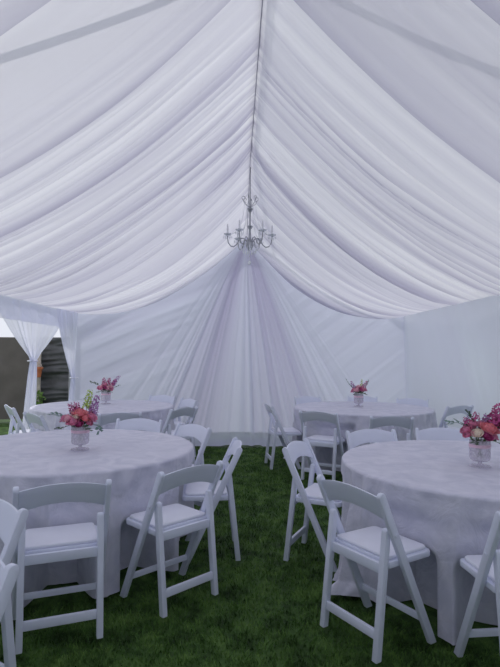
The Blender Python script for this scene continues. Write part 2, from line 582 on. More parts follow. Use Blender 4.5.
# ------------------------------------------------------------------ ground and grass
TABLES = {'L1': (-1.34, 3.90), 'R1': (1.544, 3.433), 'R2': (1.522, 6.992), 'L2': (-1.944, 6.949)}
n = 330
g = np.linspace(-15, 18, n)
XX, YY = np.meshgrid(g, g, indexing='ij')
GZ = np.full_like(XX, -0.034)
for cx, cy in TABLES.values():      # the soil is a touch higher where nobody treads, under the tables
    GZ = np.maximum(GZ, -0.034 + 0.030 * sstep(0.90, 0.72, np.hypot(XX - cx, YY - cy)))
o = mesh_obj('ground', grid_mesh('ground', np.stack([XX, YY, GZ], -1)), M_turf)
structure(o, 'dark green lawn under the tent', 'ground')

# keep-out discs: no blades under the tables


def grass(nb=150000):
    u = rng.random(nb)
    Y = 1.2 + (8.3 - 1.2) * u ** 1.15
    X = rng.uniform(-1, 1, nb) * np.minimum(2.6, 0.62 * Y + 0.3)
    P = tpn(np.stack([X, Y, 0 * X - 0.034], -1))
    keep = np.ones(nb, bool)
    for cx, cy in TABLES.values():
        keep &= np.hypot(P[:, 0] - cx, P[:, 1] - cy) > 0.60
    P = P[keep]; n = len(P)
    patch = 0.5 + 0.5 * noise2(P[:, 0] * 5, P[:, 1] * 5, 611)
    h = np.minimum((0.014 + 0.022 * rng.random(n)) * (0.55 + 0.75 * patch), 0.034)
    w = 0.0022 + 0.0022 * rng.random(n)
    a = rng.uniform(0, 2 * PI, n); b = rng.uniform(0, 2 * PI, n)
    lean = h * rng.uniform(0.2, 1.0, n)
    dx, dy = np.cos(a) * w, np.sin(a) * w
    lx, ly = np.cos(b) * lean, np.sin(b) * lean
    v0 = P + np.stack([-dx, -dy, 0 * dx], -1)
    v1 = P + np.stack([dx, dy, 0 * dx], -1)
    v2 = P + np.stack([dx * .7 + lx * .4, dy * .7 + ly * .4, h * .6], -1)
    v3 = P + np.stack([-dx * .7 + lx * .4, -dy * .7 + ly * .4, h * .6], -1)
    v4 = P + np.stack([lx, ly, h], -1)
    V = np.stack([v0, v1, v2, v3, v4], 1).reshape(-1, 3)
    i = np.arange(n) * 5
    me = bpy.data.meshes.new('grass')
    me.vertices.add(len(V)); me.vertices.foreach_set('co', V.reshape(-1).astype(np.float32))
    loops = np.stack([i, i + 1, i + 2, i + 3, i + 3, i + 2, i + 4], -1).reshape(-1)
    me.loops.add(len(loops)); me.loops.foreach_set('vertex_index', loops.astype(np.int32))
    st = np.stack([np.arange(n) * 7, np.arange(n) * 7 + 4], -1).reshape(-1)
    me.polygons.add(2 * n); me.polygons.foreach_set('loop_start', st.astype(np.int32))
    me.update(calc_edges=True); me.validate()
    o = mesh_obj('grass', me, M_blade, smooth=False)
    o['kind'] = 'stuff'
    tag(o, 'short dark green grass covering the tent floor', 'grass')


grass()

# ------------------------------------------------------------------ chairs
W, HT, RY, LY, LZ, FY, LFY = 0.465, 0.796, -0.131, -0.052, 0.612, 0.241, -0.122


def bar_poly(p0, p1, w, round_top=True, nround=7):
    """bar in the (y, z) plane from p0 (top) to p1 (on the floor, cut level)"""
    d = np.array(p1, float) - np.array(p0, float); L = np.linalg.norm(d); d /= L
    nrm = np.array([-d[1], d[0]])
    pts = []
    c = np.array(p0) + d * w / 2
    for k in range(nround + 1):
        a = PI * k / nround
        pts.append(tuple(c + nrm * (w / 2) * math.cos(a) - d * (w / 2) * math.sin(a)))
    hw = w / 2 / abs(d[1])
    l = p1[0] + (-nrm[0]) / abs(nrm[0]) * 0 
    e = [(p1[0] - hw, p1[1]), (p1[0] + hw, p1[1])]
    if (pts[-1][0] - pts[0][0]) < 0:
        pts += e
    else:
        pts += e[::-1]
    return pts


def make_chair():
    root = thing('folding_chair', 'x', 'chair', (0, 0, 0))
    w = W / 2 - 0.012
    wi = w - 0.031

    def rail_y(z):
        return RY + (FY - RY) * (HT - z) / HT
    for s in (-1, 1):
        bm = prism_yz(bar_poly((RY, HT), (FY, 0), 0.043), s * w - 0.0135, s * w + 0.0135)
        obj('side_rail', bevel(bm, 0.005), M_resin, root)
    for s in (-1, 1):
        bm = prism_yz(bar_poly((LY, LZ), (LFY, 0), 0.036), s * wi - 0.0165, s * wi + 0.0165)
        obj('rear_leg', bevel(bm, 0.005), M_resin, root)
    # curved back panel with an arched crest and an arched lower edge
    nx, nz = 20, 6
    hx = w - 0.012
    fr, bk = [], []
    for i in range(nx + 1):
        x = -hx + 2 * hx * i / nx
        q = 1 - (x / hx) ** 2
        zt = 0.770 + 0.032 * q; zb = 0.650 + 0.046 * q
        rf, rb = [], []
        for j in range(nz + 1):
            z = zb + (zt - zb) * j / nz
            y = rail_y(z) - 0.016 * q
            th = 0.009 * (0.55 if j in (0, nz) else 1)
            rf.append((x, y + th, z)); rb.append((x, y - th, z))
        fr.append(rf); bk.append(rb)
    bm = bmesh.new()
    F = [[bm.verts.new(p) for p in r] for r in fr]
    B = [[bm.verts.new(p) for p in r] for r in bk]
    for i in range(nx):
        for j in range(nz):
            bm.faces.new((F[i][j], F[i][j + 1], F[i + 1][j + 1], F[i + 1][j]))
            bm.faces.new((B[i][j], B[i + 1][j], B[i + 1][j + 1], B[i][j + 1]))
        bm.faces.new((F[i][0], F[i + 1][0], B[i + 1][0], B[i][0]))
        bm.faces.new((F[i][nz], B[i][nz], B[i + 1][nz], F[i + 1][nz]))
    for j in range(nz):
        bm.faces.new((F[0][j], B[0][j], B[0][j + 1], F[0][j + 1]))
        bm.faces.new((F[nx][j], F[nx][j + 1], B[nx][j + 1], B[nx][j]))
    bmesh.ops.recalc_face_normals(bm, faces=bm.faces[:])
    obj('backrest', bm, M_resin, root)
    # seat tray and pad (rounded front corners)
    def plan(hx, y0, y1, r):
        pts = [(-hx, y0), (hx, y0)]
        for k in range(6):
            a = PI / 2 * k / 5
            pts.append((hx - r + r * math.cos(a), y1 - r + r * math.sin(a)))
        for k in range(6):
            a = PI / 2 + PI / 2 * k / 5
            pts.append((-hx + r + r * math.cos(a), y1 - r + r * math.sin(a)))
        return pts
    bm = prism_xy(plan(0.203, -0.048, 0.275, 0.035), 0.420, 0.452)
    obj('seat_tray', bevel(bm, 0.006), M_resin, root)
    bm = prism_xy(plan(0.186, -0.040, 0.258, 0.03), 0.452, 0.472)
    obj('seat_pad', bevel(bm, 0.009, 3), M_vinyl, root)
    def leg_y(z):
        return LY + (LFY - LY) * (LZ - z) / LZ
    bm = bmesh.new()
    box(bm, (0, leg_y(.425) + 0.004, 0.418), (2 * wi - 0.030, 0.022, 0.050))
    obj('seat_rail', bevel(bm, 0.004), M_resin, root)
    bm = bmesh.new()
    box(bm, (0, leg_y(.11), 0.115), (2 * wi - 0.030, 0.020, 0.046))
    obj('stretcher', bevel(bm, 0.004), M_resin, root)
    bm = bmesh.new()
    box(bm, (0, rail_y(.135), 0.135), (2 * w - 0.024, 0.018, 0.034))
    obj('stretcher', bevel(bm, 0.004), M_resin, root)
    for s in (-1, 1):
        bm = bmesh.new()
        tube(bm, [(s * (w + 0.0135), rail_y(0.585), 0.585), (s * (w + 0.018), rail_y(0.585), 0.585)], 0.008, 10)
        obj('pivot_bolt', bm, M_resin, root)
    return root


# x, y, turn, which table, label
CHAIRS = [
    (-0.978, 2.749, 0.383, 'L1', 'white folding chair seen squarely from behind at the front left table, empty seat facing it'),
    (-0.419, 3.141, 0.792, 'L1', 'white folding chair turned three-quarters away at front left table, next to the aisle grass'),
    (-0.210, 3.888, 1.665, 'L1', 'white folding chair in side profile behind the three-quarter chair, left edge of the aisle'),
    (-0.598, 4.697, 2.345, 'L1', 'white folding chair on far aisle side of the front left table, arched opening showing grass'),
    (-1.113, 5.065, 2.999, 'L1', 'bright white chair back facing the camera across the front left table, right of its vase'),
    (0.614, 2.740, 5.281 - 2 * PI, 'R1', 'large white folding chair at front right table, all four feet in view'),
    (0.460, 3.835, 4.271 - 2 * PI, 'R1', 'white folding chair in profile at right edge of the aisle, facing front right table'),
    (1.097, 4.452, 3.394, 'R1', 'white chair back peeking over the far edge of front right table, nearer the aisle'),
    (1.723, 4.573, 3.007, 'R1', 'white chair back beyond the far edge of front right table, just left of its vase'),
    (1.270, 2.360, 0.108, 'R1', 'white folding chair cut off by the right border, slanting rail before the tablecloth'),
    (0.375, 6.816, 4.865 - 2 * PI, 'R2', 'white folding chair in side view at the aisle edge of the back right table'),
    (0.849, 6.098, 5.784 - 2 * PI, 'R2', 'white chair seen from behind at the back right table with its padded seat showing'),
    (1.540, 5.712, 6.227 - 2 * PI, 'R2', 'shaded chair back straight before the back right table, lower half hidden by front table'),
    (2.430, 7.800, 2.70, 'R2', 'white chair on the far wall side of the back right table, right of its vase'),
    (1.774, 8.153, 2.931, 'R2', 'white chair facing the camera directly behind the vase of the back right table'),
    (0.960, 8.044, 3.561, 'R2', 'white chair barely showing over the far left edge of the back right table'),
    (2.720, 6.950, 0.45, 'R2', 'pale chair beside the right wall, seen above the front right bouquet'),
    (-1.464, 5.833, 0.358, 'L2', 'grey shaded chair back just right of the front left bouquet, facing the back left table'),
    (-0.891, 6.397, 0.940, 'L2', 'shaded chair at the right of the back left table, turned away toward it'),
    (-0.975, 7.440, 2.149, 'L2', 'faint white chair behind the shaded one, far right of the back left table'),
    (-1.405, 7.997, 2.746, 'L2', 'pale chair back at the far edge of back left table, right of its vase'),
    (-2.830, 6.420, -0.95, 'L2', 'sunlit folding chair leaning by the tied curtain at the open left side'),
    (-2.250, 5.700, -0.80, 'L2', 'pale blue shaded chair back between the sunlit chair and the front left bouquet'),
    (-1.200, 2.205, 2.62, None, 'white folding chair cut by the left border with only its rail tip and panel showing'),
    (-0.985, 1.640, 2.60, None, 'nearest folding chair at bottom left corner, mostly outside the picture'),
]
proto = make_chair()
for i, (x, y, rz, tb, lab) in enumerate(CHAIRS):
    o = proto if i == 0 else copy_tree(proto)
    o.location = (x, y, 0); o.rotation_euler = (0, 0, rz)
    tag(o, lab, 'chair', 'white folding chairs')

# ------------------------------------------------------------------ tables and cloths
RT, ZT = 0.914, 0.752


def make_table():
    root = thing('round_table', 'x', 'table')
    bm = bmesh.new()
    lathe(bm, [(0.0, ZT - 0.045), (RT - 0.03, ZT - 0.045), (RT - 0.015, ZT - 0.035), (RT - 0.015, ZT - 0.012), (RT - 0.025, ZT - 0.006), (0.0, ZT - 0.006)], 64)
    obj('table_top', bm, M_table, root)
    for sx in (-1, 1):
        for sy in (-1, 1):
            bm = bmesh.new()
            tube(bm, [(sx * 0.42, sy * 0.32, ZT - 0.05), (sx * 0.46, sy * 0.34, 0.0)], 0.015, 8)
            obj('leg', bm, M_leg, root)
    return root


def make_cloth(key, label, seed):
    cx, cy = TABLES[key]
    near = [(x, y, rz) for x, y, rz, tb, lab in CHAIRS if tb == key]
    nphi = 720
    ph = np.linspace(0, 2 * PI, nphi, endpoint=False)
    cols = []
    rtop = list(np.linspace(0.02, RT - 0.02, 22))
    for r in rtop:
        X = r * np.cos(ph); Y = r * np.sin(ph)
        Z = ZT + 0.002 * noise2(X * 6 + 20, Y * 6 + 20, seed) + 0.0012 * noise2(X * 17 + 50, Y * 17 + 50, seed + 1)
        cols.append(np.stack([X, Y, Z], -1))
    for a in (20, 45, 70, 90):
        a = math.radians(a)
        r = RT - 0.012 + 0.018 * math.sin(a); z = ZT - 0.018 * (1 - math.cos(a))
        cols.append(np.stack([r * np.cos(ph), r * np.sin(ph), z + 0 * ph], -1))
    hs = np.linspace(0.02, 1, 46)
    # how far the cloth may reach in each direction before it meets a chair's footprint
    LIM = np.full(nphi, 9.0); UND = np.zeros(nphi)
    e = np.stack([np.cos(ph), np.sin(ph)], -1)
    for (x, y, rz) in near:
        f = np.array([-math.sin(rz), math.cos(rz)]); rt = np.array([math.cos(rz), math.sin(rz)])
        o0 = np.array([cx - x, cy - y])
        ox, oy = o0 @ rt, o0 @ f
        dx, dy = e @ rt, e @ f
        dx = np.where(np.abs(dx) < 1e-6, 1e-6, dx); dy = np.where(np.abs(dy) < 1e-6, 1e-6, dy)
        tx0, tx1 = (-0.268 - ox) / dx, (0.268 - ox) / dx
        ty0, ty1 = (-0.16 - oy) / dy, (0.305 - oy) / dy
        tin = np.maximum(np.minimum(tx0, tx1), np.minimum(ty0, ty1))
        tout = np.minimum(np.maximum(tx0, tx1), np.maximum(ty0, ty1))
        hit = (tin < tout) & (tin > 0)
        lat = ox + tin * dx
        LIM = np.where(hit, np.minimum(LIM, tin), LIM)
        UND = np.where(hit, np.maximum(UND, 1 - sstep(0.12, 0.21, np.abs(lat))), UND)
    base = LIM.copy()
    for d_ in range(-14, 15):
        LIM = np.minimum(LIM, np.roll(base, d_) + 14 * (d_ * 2 * PI / nphi) ** 2)
    a1 = noise1(ph / (2 * PI) * 26, seed + 2); 
    # folds as a sum of whole-number waves so that they close
    R = np.random.default_rng(seed + 9)
    fold = sum(R.uniform(0.4, 1.0) * np.cos(k * ph + R.uniform(0, 6.28)) for k in (9, 13, 17, 22)) / 2.2
    fine = sum(R.uniform(0.4, 1.0) * np.cos(k * ph + R.uniform(0, 6.28)) for k in (29, 37, 46, 58)) / 2.4
    fold = np.clip(fold * 1.25, -1, 1)
    fold = 1.6 * (1 - np.abs(fold - 0.25)) - 0.75
    sharp = sum(R.uniform(0.5, 1.0) * (1 - np.abs(np.sin(k * ph / 2 + R.uniform(0, 6.28))) * 1.6) for k in (14, 22, 34)) / 2.2
    for h in hs:
        z = (ZT - 0.02) * (1 - h)
        fp = np.clip(fold, -1, 1)
        r = RT + 0.004 + 0.035 * h ** 1.3 + (0.006 + 0.070 * h) * fp + (0.003 + 0.012 * h) * fine + (0.004 + 0.040 * h) * sharp
        r = r + 0.010 * noise2(ph * 9, np.full_like(ph, z * 11), seed + 4) * min(1, h * 4)
        if h > 0.9:
            r = r + (h - 0.9) * 0.9 * (1 + 0.5 * fp)
        zz = z + 0.003 * (h > 0.9) * (1 + fine)
        r = np.clip(r, 0.80, 1.08)
        under = float(sstep(0.43, 0.36, z))
        # pushed in where a chair stands against it, hanging back under its seat
        kz = float(sstep(0.66, 0.55, z))
        push = LIM - 0.30 * under * UND
        r = r * (1 - kz) + np.minimum(r, np.maximum(push, 0.62)) * kz
        cols.append(np.stack([r * np.cos(ph), r * np.sin(ph), np.maximum(zz, 0.004)], -1))
    P = np.stack(cols, 1)
    me = grid_mesh('tablecloth', P, closed_u=True)
    # centre cap
    bm = bmesh.new(); bm.from_mesh(me)
    bm.verts.ensure_lookup_table()
    nv = P.shape[1]
    bm.faces.new([bm.verts[i * nv] for i in range(nphi)])
    bmesh.ops.recalc_face_normals(bm, faces=bm.faces[:])
    bpy.data.meshes.remove(me)
    o = obj('tablecloth', bm, M_cloth, None, sharp=None)
    o.location = (cx, cy, 0)
    tag(o, label, 'tablecloth', 'floor length white tablecloths')
    return o


WHERE = {'L1': 'front left', 'R1': 'front right', 'R2': 'back right', 'L2': 'back left'}
tproto = make_table()
for i, (k, (cx, cy)) in enumerate(TABLES.items()):
    t = tproto if i == 0 else copy_tree(tproto)
    t.location = (cx, cy, 0)
    tag(t, {'L1': 'large round table at the front left, under its white cloth',
            'R1': 'large round table at the front right, under its white cloth',
            'R2': 'round table at the back right, under its white cloth',
            'L2': 'round table at back left near the curtains, under its white cloth'}[k], 'table', 'round banquet tables')
make_cloth('L1', 'floor length pale lavender white tablecloth on the front left table', 700)
make_cloth('R1', 'crinkled pale lavender white tablecloth on the front right table, bunched between chairs', 720)
make_cloth('R2', 'white round tablecloth on the back right table', 740)
make_cloth('L2', 'white round tablecloth on the back left table near the curtains', 760)


# ------------------------------------------------------------------ vases and bouquets
def make_vase():
    root = thing('flower_vase', 'x', 'vase')
    bm = bmesh.new()
    lathe(bm, [(0.0, 0.034), (0.045, 0.036), (0.058, 0.044), (0.063, 0.06), (0.064, 0.166), (0.061, 0.166), (0.060, 0.062), (0.054, 0.05), (0.0, 0.046)], 28)
    obj('glass_body', bm, M_glass, root)
    bm = bmesh.new()
    lathe(bm, [(0.066, 0.0), (0.066, 0.005), (0.03, 0.010), (0.012, 0.016), (0.012, 0.028), (0.022, 0.034), (0.0, 0.035)], 28)
    obj('foot', bm, M_glass, root)
    bm = bmesh.new()
    lathe(bm, [(0.0642, 0.122), (0.0652, 0.122), (0.0652, 0.142), (0.0642, 0.142)], 28)
    r = obj('ribbon', bm, M_ribbon, root); r['label'] = 'pale pink band round the glass'
    return root


def rose_bm(rad):
    bm = bmesh.new()
    R = random.Random(int(rad * 10000))
    for layer, (nl, rr, open_, hh) in enumerate(((3, 0.28, 0.05, 0.62), (4, 0.50, 0.18, 0.60), (5, 0.75, 0.36, 0.50), (6, 1.0, 0.62, 0.36))):
        for k in range(nl):
            a0 = 2 * PI * k / nl + layer * 0.7 + R.uniform(-.15, .15)
            half = PI / nl * 1.25
            rows = []
            for j in range(4):
                v = j / 3
                row = []
                for i in range(6):
                    u = i / 5 * 2 - 1
                    a = a0 + u * half
                    r = rad * (0.18 + (rr * (0.72 + open_ * 0.45 * v) - 0.18) * math.sin(min(1, v * 1.15 + 0.12) * PI / 2))
                    z = rad * (-0.55 + (hh + 0.45) * v * (1 - 0.18 * u * u * v) - (open_ * 0.30 * v ** 3))
                    row.append(bm.verts.new((r * math.cos(a), r * math.sin(a), z)))
                rows.append(row)
            for p, q in zip(rows[:-1], rows[1:]):
                for i in range(5):
                    bm.faces.new((p[i], p[i + 1], q[i + 1], q[i]))
    r = bmesh.ops.create_icosphere(bm, subdivisions=2, radius=rad * 0.55)
    bmesh.ops.translate(bm, vec=(0, 0, -rad * 0.18), verts=r['verts'])
    return bm


def spike_bm(p0, p1, n, r0, r1, seed):
    """a flower spike: many small five-petalled florets round a stem"""
    R = random.Random(seed)
    bm = bmesh.new()
    p0 = Vector(p0); p1 = Vector(p1)
    ax = (p1 - p0).normalized()
    u = ax.orthogonal().normalized(); v = ax.cross(u)
    for k in range(n):
        t = k / (n - 1)
        c = p0.lerp(p1, t); a = k * 2.4
        rad = r0 + (r1 - r0) * t
        d = (u * math.cos(a) + v * math.sin(a))
        c = c + d * rad
        w = (d * 0.8 + ax * 0.6).normalized()
        e1 = w.orthogonal().normalized(); e2 = w.cross(e1)
        cv = bm.verts.new(c)
        pr = rad * R.uniform(0.75, 1.05)
        for q in range(5):
            b = 2 * PI * q / 5 + R.random()
            f1 = bm.verts.new(c + (e1 * math.cos(b - .5) + e2 * math.sin(b - .5)) * pr * 0.75 + w * pr * 0.35)
            f2 = bm.verts.new(c + (e1 * math.cos(b) + e2 * math.sin(b)) * pr * 1.05 + w * pr * 0.5)
            f3 = bm.verts.new(c + (e1 * math.cos(b + .5) + e2 * math.sin(b + .5)) * pr * 0.75 + w * pr * 0.35)
            bm.faces.new((cv, f1, f2, f3))
    tube(bm, [tuple(p0 - ax * 0.05), tuple(p1)], 0.0022, 5)
    return bm


def sprig_bm(pts, size, n, seed):
    R = random.Random(seed)
    bm = bmesh.new()
    tube(bm, pts, 0.0018, 5)
    P = [Vector(p) for p in pts]
    for k in range(n):
        t = (k + 1) / n * (len(P) - 1)
        i = min(int(t), len(P) - 2)
        c = P[i].lerp(P[i + 1], t - i)
        d = (P[i + 1] - P[i]).normalized()
        sd = d.cross(Vector((0, 0, 1))).normalized() * (1 if k % 2 else -1)
        w = (sd * 0.9 + d * 0.5 + Vector((0, 0, R.uniform(-.1, .4)))).normalized()
        up = w.cross(d).normalized()
        s = size * R.uniform(.8, 1.15)
        m = [c, c + w * s * .45 + d * s * .32 + up * s * .08, c + w * s, c + w * s * .45 - d * s * .32 + up * s * .08]
        vs = [bm.verts.new(q) for q in m]
        bm.faces.new(vs)
    return bm


def rose(parent, name, p, rad, mat, tilt=None, label=None):
    bm = rose_bm(rad)
    d = Vector(p) - Vector((0, 0, 0.10)); d.normalize()
    q = Vector((0, 0, 1)).rotation_difference(d)
    bm.transform(Matrix.Translation(p) @ q.to_matrix().to_4x4())
    o = obj(name, bm, mat, parent, sharp=None)
    if label:
        o['label'] = label
    return o


def bouquet(loc, label, kind):
    root = thing('flower_bouquet', label, 'bouquet', loc, -A * 0)
    # axes: x to the right, y away; heights above the table
    if kind == 'coral':
        roses = [(0.005, -0.03, 0.235, 0.054, M_coral, 'coral rose'), (0.055, -0.055, 0.205, 0.042, M_coral, 'coral rose'),
                 (-0.025, -0.085, 0.185, 0.045, M_pink, 'pink rose'), (-0.075, -0.06, 0.198, 0.038, M_pale, 'pale pink rose'),
                 (-0.01, -0.075, 0.212, 0.026, M_cream, 'cream rose'), (0.095, -0.03, 0.208, 0.038, M_pink, 'pink rose'),
                 (-0.115, -0.02, 0.195, 0.038, M_pink, 'pink rose'), (-0.05, 0.04, 0.235, 0.042, M_pale, 'pale pink rose'),
                 (0.06, 0.06, 0.215, 0.042, M_pink, 'pink rose')]
        spikes = [((-0.055, 0.02, 0.24), (-0.09, 0.02, 0.305), 12, .016, .009, M_magenta, 'magenta blossom spray'),
                  ((-0.03, 0.03, 0.25), (-0.045, 0.03, 0.315), 12, .016, .009, M_magenta, 'magenta blossom spray'),
                  ((0.075, 0.03, 0.235), (0.11, 0.03, 0.365), 22, .019, .010, M_purple, 'purple flower spike'),
                  ((0.025, 0.05, 0.26), (0.045, 0.06, 0.40), 22, .019, .011, M_lime, 'lime green flower spike')]
        sprigs = [([(-0.10, 0, 0.2), (-0.16, -.01, 0.225), (-0.215, -.01, 0.235)], 0.05, 7, M_euc), ([(0.09, -.03, 0.17), (0.14, -.05, 0.155), (0.155, -.06, 0.12)], 0.045, 6, M_euc),
                  ([(-0.06, -.06, 0.16), (-0.10, -.09, 0.145), (-0.13, -.10, 0.14)], 0.05, 5, M_leaf), ([(0.03, -.08, 0.165), (0.07, -.11, 0.15), (.09, -.12, .14)], 0.045, 5, M_leaf)]
    elif kind == 'cerise':
        roses = [(0.035, -0.055, 0.215, 0.060, M_coral, 'big coral rose'), (-0.05, -0.08, 0.190, 0.034, M_cream, 'cream rose'),
                 (-0.10, -0.03, 0.205, 0.038, M_pink, 'pink rose'), (-0.05, -0.01, 0.235, 0.040, M_pink, 'pink rose'),
                 (0.0, -0.09, 0.180, 0.030, M_magenta, 'magenta rose'), (-0.10, -0.05, 0.180, 0.030, M_pink, 'pink rose'),
                 (0.04, 0.05, 0.225, 0.045, M_pink, 'pink rose')]
        spikes = [((0.08, 0.0, 0.235), (0.135, 0.02, 0.365), 22, .026, .014, M_magenta, 'magenta flower spike'),
                  ((-0.02, 0.02, 0.25), (-0.005, 0.03, 0.315), 10, .017, .009, M_magenta, 'magenta blossom spray'),
                  ((-0.065, 0.02, 0.24), (-0.08, 0.02, 0.285), 10, .016, .009, M_magenta, 'magenta blossom spray'),
                  ((0.09, -0.02, 0.235), (0.11, -0.02, 0.31), 12, .024, .014, M_magenta, 'magenta blossom spray'),
                  ((0.05, 0.03, 0.25), (0.06, 0.03, 0.30), 10, .016, .009, M_purple, 'purple blossom spray')]
        sprigs = [([(-0.06, 0, 0.22), (-0.14, 0, 0.255), (-0.20, 0, 0.25)], 0.055, 9, M_euc), ([(-0.03, .0, 0.25), (-0.06, 0, 0.29), (-0.07, 0, 0.315)], 0.05, 6, M_leaf),
                  ([(0.08, -.03, 0.22), (0.12, -.05, 0.235), (0.15, -.05, 0.24)], 0.06, 6, M_leaf), ([(-0.04, -.07, 0.16), (-0.07, -.10, 0.15), (-.08, -.11, .145)], 0.04, 5, M_leaf),
                  ([(0.03, -.09, 0.16), (0.06, -.10, 0.15), (.08, -.11, .14)], 0.04, 5, M_leaf)]
    elif kind == 'soft':
        roses = [(-0.03, -0.06, 0.200, 0.048, M_pale, 'pale pink rose'), (0.04, -0.06, 0.205, 0.046, M_pink, 'pink rose'),
                 (0.0, -0.01, 0.235, 0.046, M_pale, 'pale pink rose'), (-0.075, -0.02, 0.195, 0.036, M_pink, 'pink rose'), (0.085, -0.02, 0.2, 0.036, M_pink, 'pink rose')]
        spikes = [((-0.05, 0.02, 0.22), (-0.10, 0.02, 0.31), 14, .016, .009, M_purple, 'purple blossom spray'),
                  ((0.06, 0.02, 0.22), (0.125, 0.02, 0.315), 16, .018, .010, M_magenta, 'magenta blossom spray'),
                  ((0.04, 0.03, 0.24), (0.05, 0.03, 0.34), 14, .013, .007, M_lime, 'green flower spike')]
        sprigs = [([(-0.08, 0, 0.22), (-0.13, 0, 0.28), (-0.165, 0, 0.335)], 0.05, 8, M_euc), ([(0.08, 0, 0.22), (0.11, 0, 0.28), (0.13, 0, 0.32)], 0.05, 7, M_euc),
                  ([(-0.02, -.08, 0.165), (-0.06, -.10, 0.15), (-0.08, -.1, 0.145)], 0.045, 5, M_leaf), ([(0.03, -.08, 0.165), (0.07, -.10, 0.15), (.09, -.1, .145)], 0.045, 5, M_leaf)]
    else:
        roses = [(-0.045, -0.06, 0.195, 0.048, M_pink, 'pink rose'), (0.035, -0.06, 0.190, 0.044, M_pale, 'pale pink rose'),
                 (-0.01, -0.02, 0.235, 0.046, M_pink, 'pink rose'), (-0.095, -0.02, 0.195, 0.038, M_pink, 'pink rose'), (0.075, -0.02, 0.21, 0.036, M_pale, 'pale pink rose')]
        spikes = [((0.06, 0.02, 0.22), (0.13, 0.02, 0.31), 16, .020, .011, M_magenta, 'magenta blossom spray'),
                  ((0.09, 0.02, 0.24), (0.175, 0.02, 0.36), 18, .018, .010, M_purple, 'purple flower spike'),
                  ((-0.03, 0.02, 0.25), (-0.04, 0.02, 0.33), 14, .018, .010, M_magenta, 'magenta blossom spray'),
                  ((0.02, 0.02, 0.25), (0.04, 0.02, 0.33), 14, .018, .010, M_magenta, 'magenta blossom spray')]
        sprigs = [([(-0.08, 0, 0.22), (-0.15, 0, 0.255), (-0.21, 0, 0.27)], 0.055, 8, M_leaf), ([(0.10, 0, 0.20), (0.15, 0, 0.22), (0.18, 0, 0.23)], 0.045, 5, M_euc),
                  ([(-0.02, -.08, 0.165), (-0.06, -.10, 0.15), (-0.08, -.1, 0.145)], 0.045, 5, M_leaf), ([(0.03, -.08, 0.165), (0.07, -.10, 0.15), (.09, -.1, .145)], 0.045, 5, M_leaf)]
    R = random.Random(len(kind) * 7 + len(roses))
    roses = [(x, y, z + 0.032, r * 1.12, m, lab) for x, y, z, r, m, lab in roses]
    for q in range(7):
        a = 2 * PI * q / 7 + 0.4
        m, lab = ((M_pink, 'pink rose'), (M_pale, 'pale pink rose'), (M_magenta, 'magenta rose'))[q % 3]
        roses.append((0.085 * math.cos(a), 0.085 * math.sin(a), 0.205 + R.uniform(-.01, .035), 0.034, m, lab))
    spikes = [((a[0], a[1], a[2] + .02), (b[0], b[1], b[2] + .02), int(n_ * 1.25), r0 * 1.25, r1 * 1.25, m, lab) for a, b, n_, r0, r1, m, lab in spikes]
    sprigs = [([(p[0], p[1], p[2] + .02) for p in pts], s_, n_, m) for pts, s_, n_, m in sprigs]
    for x, y, z, r, m, lab in roses:
        rose(root, 'rose', (x, y, z), r, m, label=lab)
    for i, (a, b, n_, r0, r1, m, lab) in enumerate(spikes):
        o = obj('flower_spike', spike_bm(a, b, n_, r0, r1, i + 3), m, root, sharp=None); o['label'] = lab
    for i, (pts, s, n_, m) in enumerate(sprigs):
        obj('leaf_sprig', sprig_bm(pts, s, n_, i + 20), m, root, sharp=None)
    # stems gathered inside the glass
    bm = bmesh.new()
    for x, y, z, r, m, lab in roses:
        tube(bm, [(x * .9, y * .9, z - r * .4), (x * .35, y * .35, 0.15), (-x * .25, -y * .25, 0.058)], 0.0028, 5)
    obj('stem', bm, M_stem, root)
    bm = bmesh.new()
    r = bmesh.ops.create_icosphere(bm, subdivisions=2, radius=1.0)
    for v in r['verts']:
        k = 1 + 0.25 * math.sin(7 * v.co.x + 3) * math.sin(6 * v.co.y)
        v.co = Vector((v.co.x * 0.075 * k, v.co.y * 0.075 * k, 0.212 + v.co.z * 0.033 * k))
    obj('foliage', bm, M_leaf, root)
    return root


ZTOP = ZT + 0.003
VASES = {'L1': ((-1.225, 3.779), 'coral'), 'R1': ((1.466, 3.311), 'cerise'), 'R2': ((1.492, 7.10), 'soft'), 'L2': ((-1.98, 7.16), 'mixed')}
vproto = make_vase()
BL = {'L1': ('footed cut glass vase on the front left table', 'coral and pink rose bouquet with a lime spike on the front left table'),
      'R1': ('footed cut glass vase on the front right table', 'bouquet with a big coral rose and magenta spike on the front right table'),
      'R2': ('small looking footed glass vase on the back right table', 'pale pink rose bouquet with upright green sprigs on the back right table'),
      'L2': ('small looking footed glass vase on the back left table', 'loose pink and purple bouquet on the back left table beside the curtain')}
for i, (k, ((x, y), kind)) in enumerate(VASES.items()):
    v = vproto if i == 0 else copy_tree(vproto)
    v.location = (x, y, ZTOP)
    tag(v, BL[k][0], 'vase', 'table centrepiece vases')
    b = bouquet((x, y, ZTOP), BL[k][1], kind)
    b['group'] = 'table centrepiece bouquets'


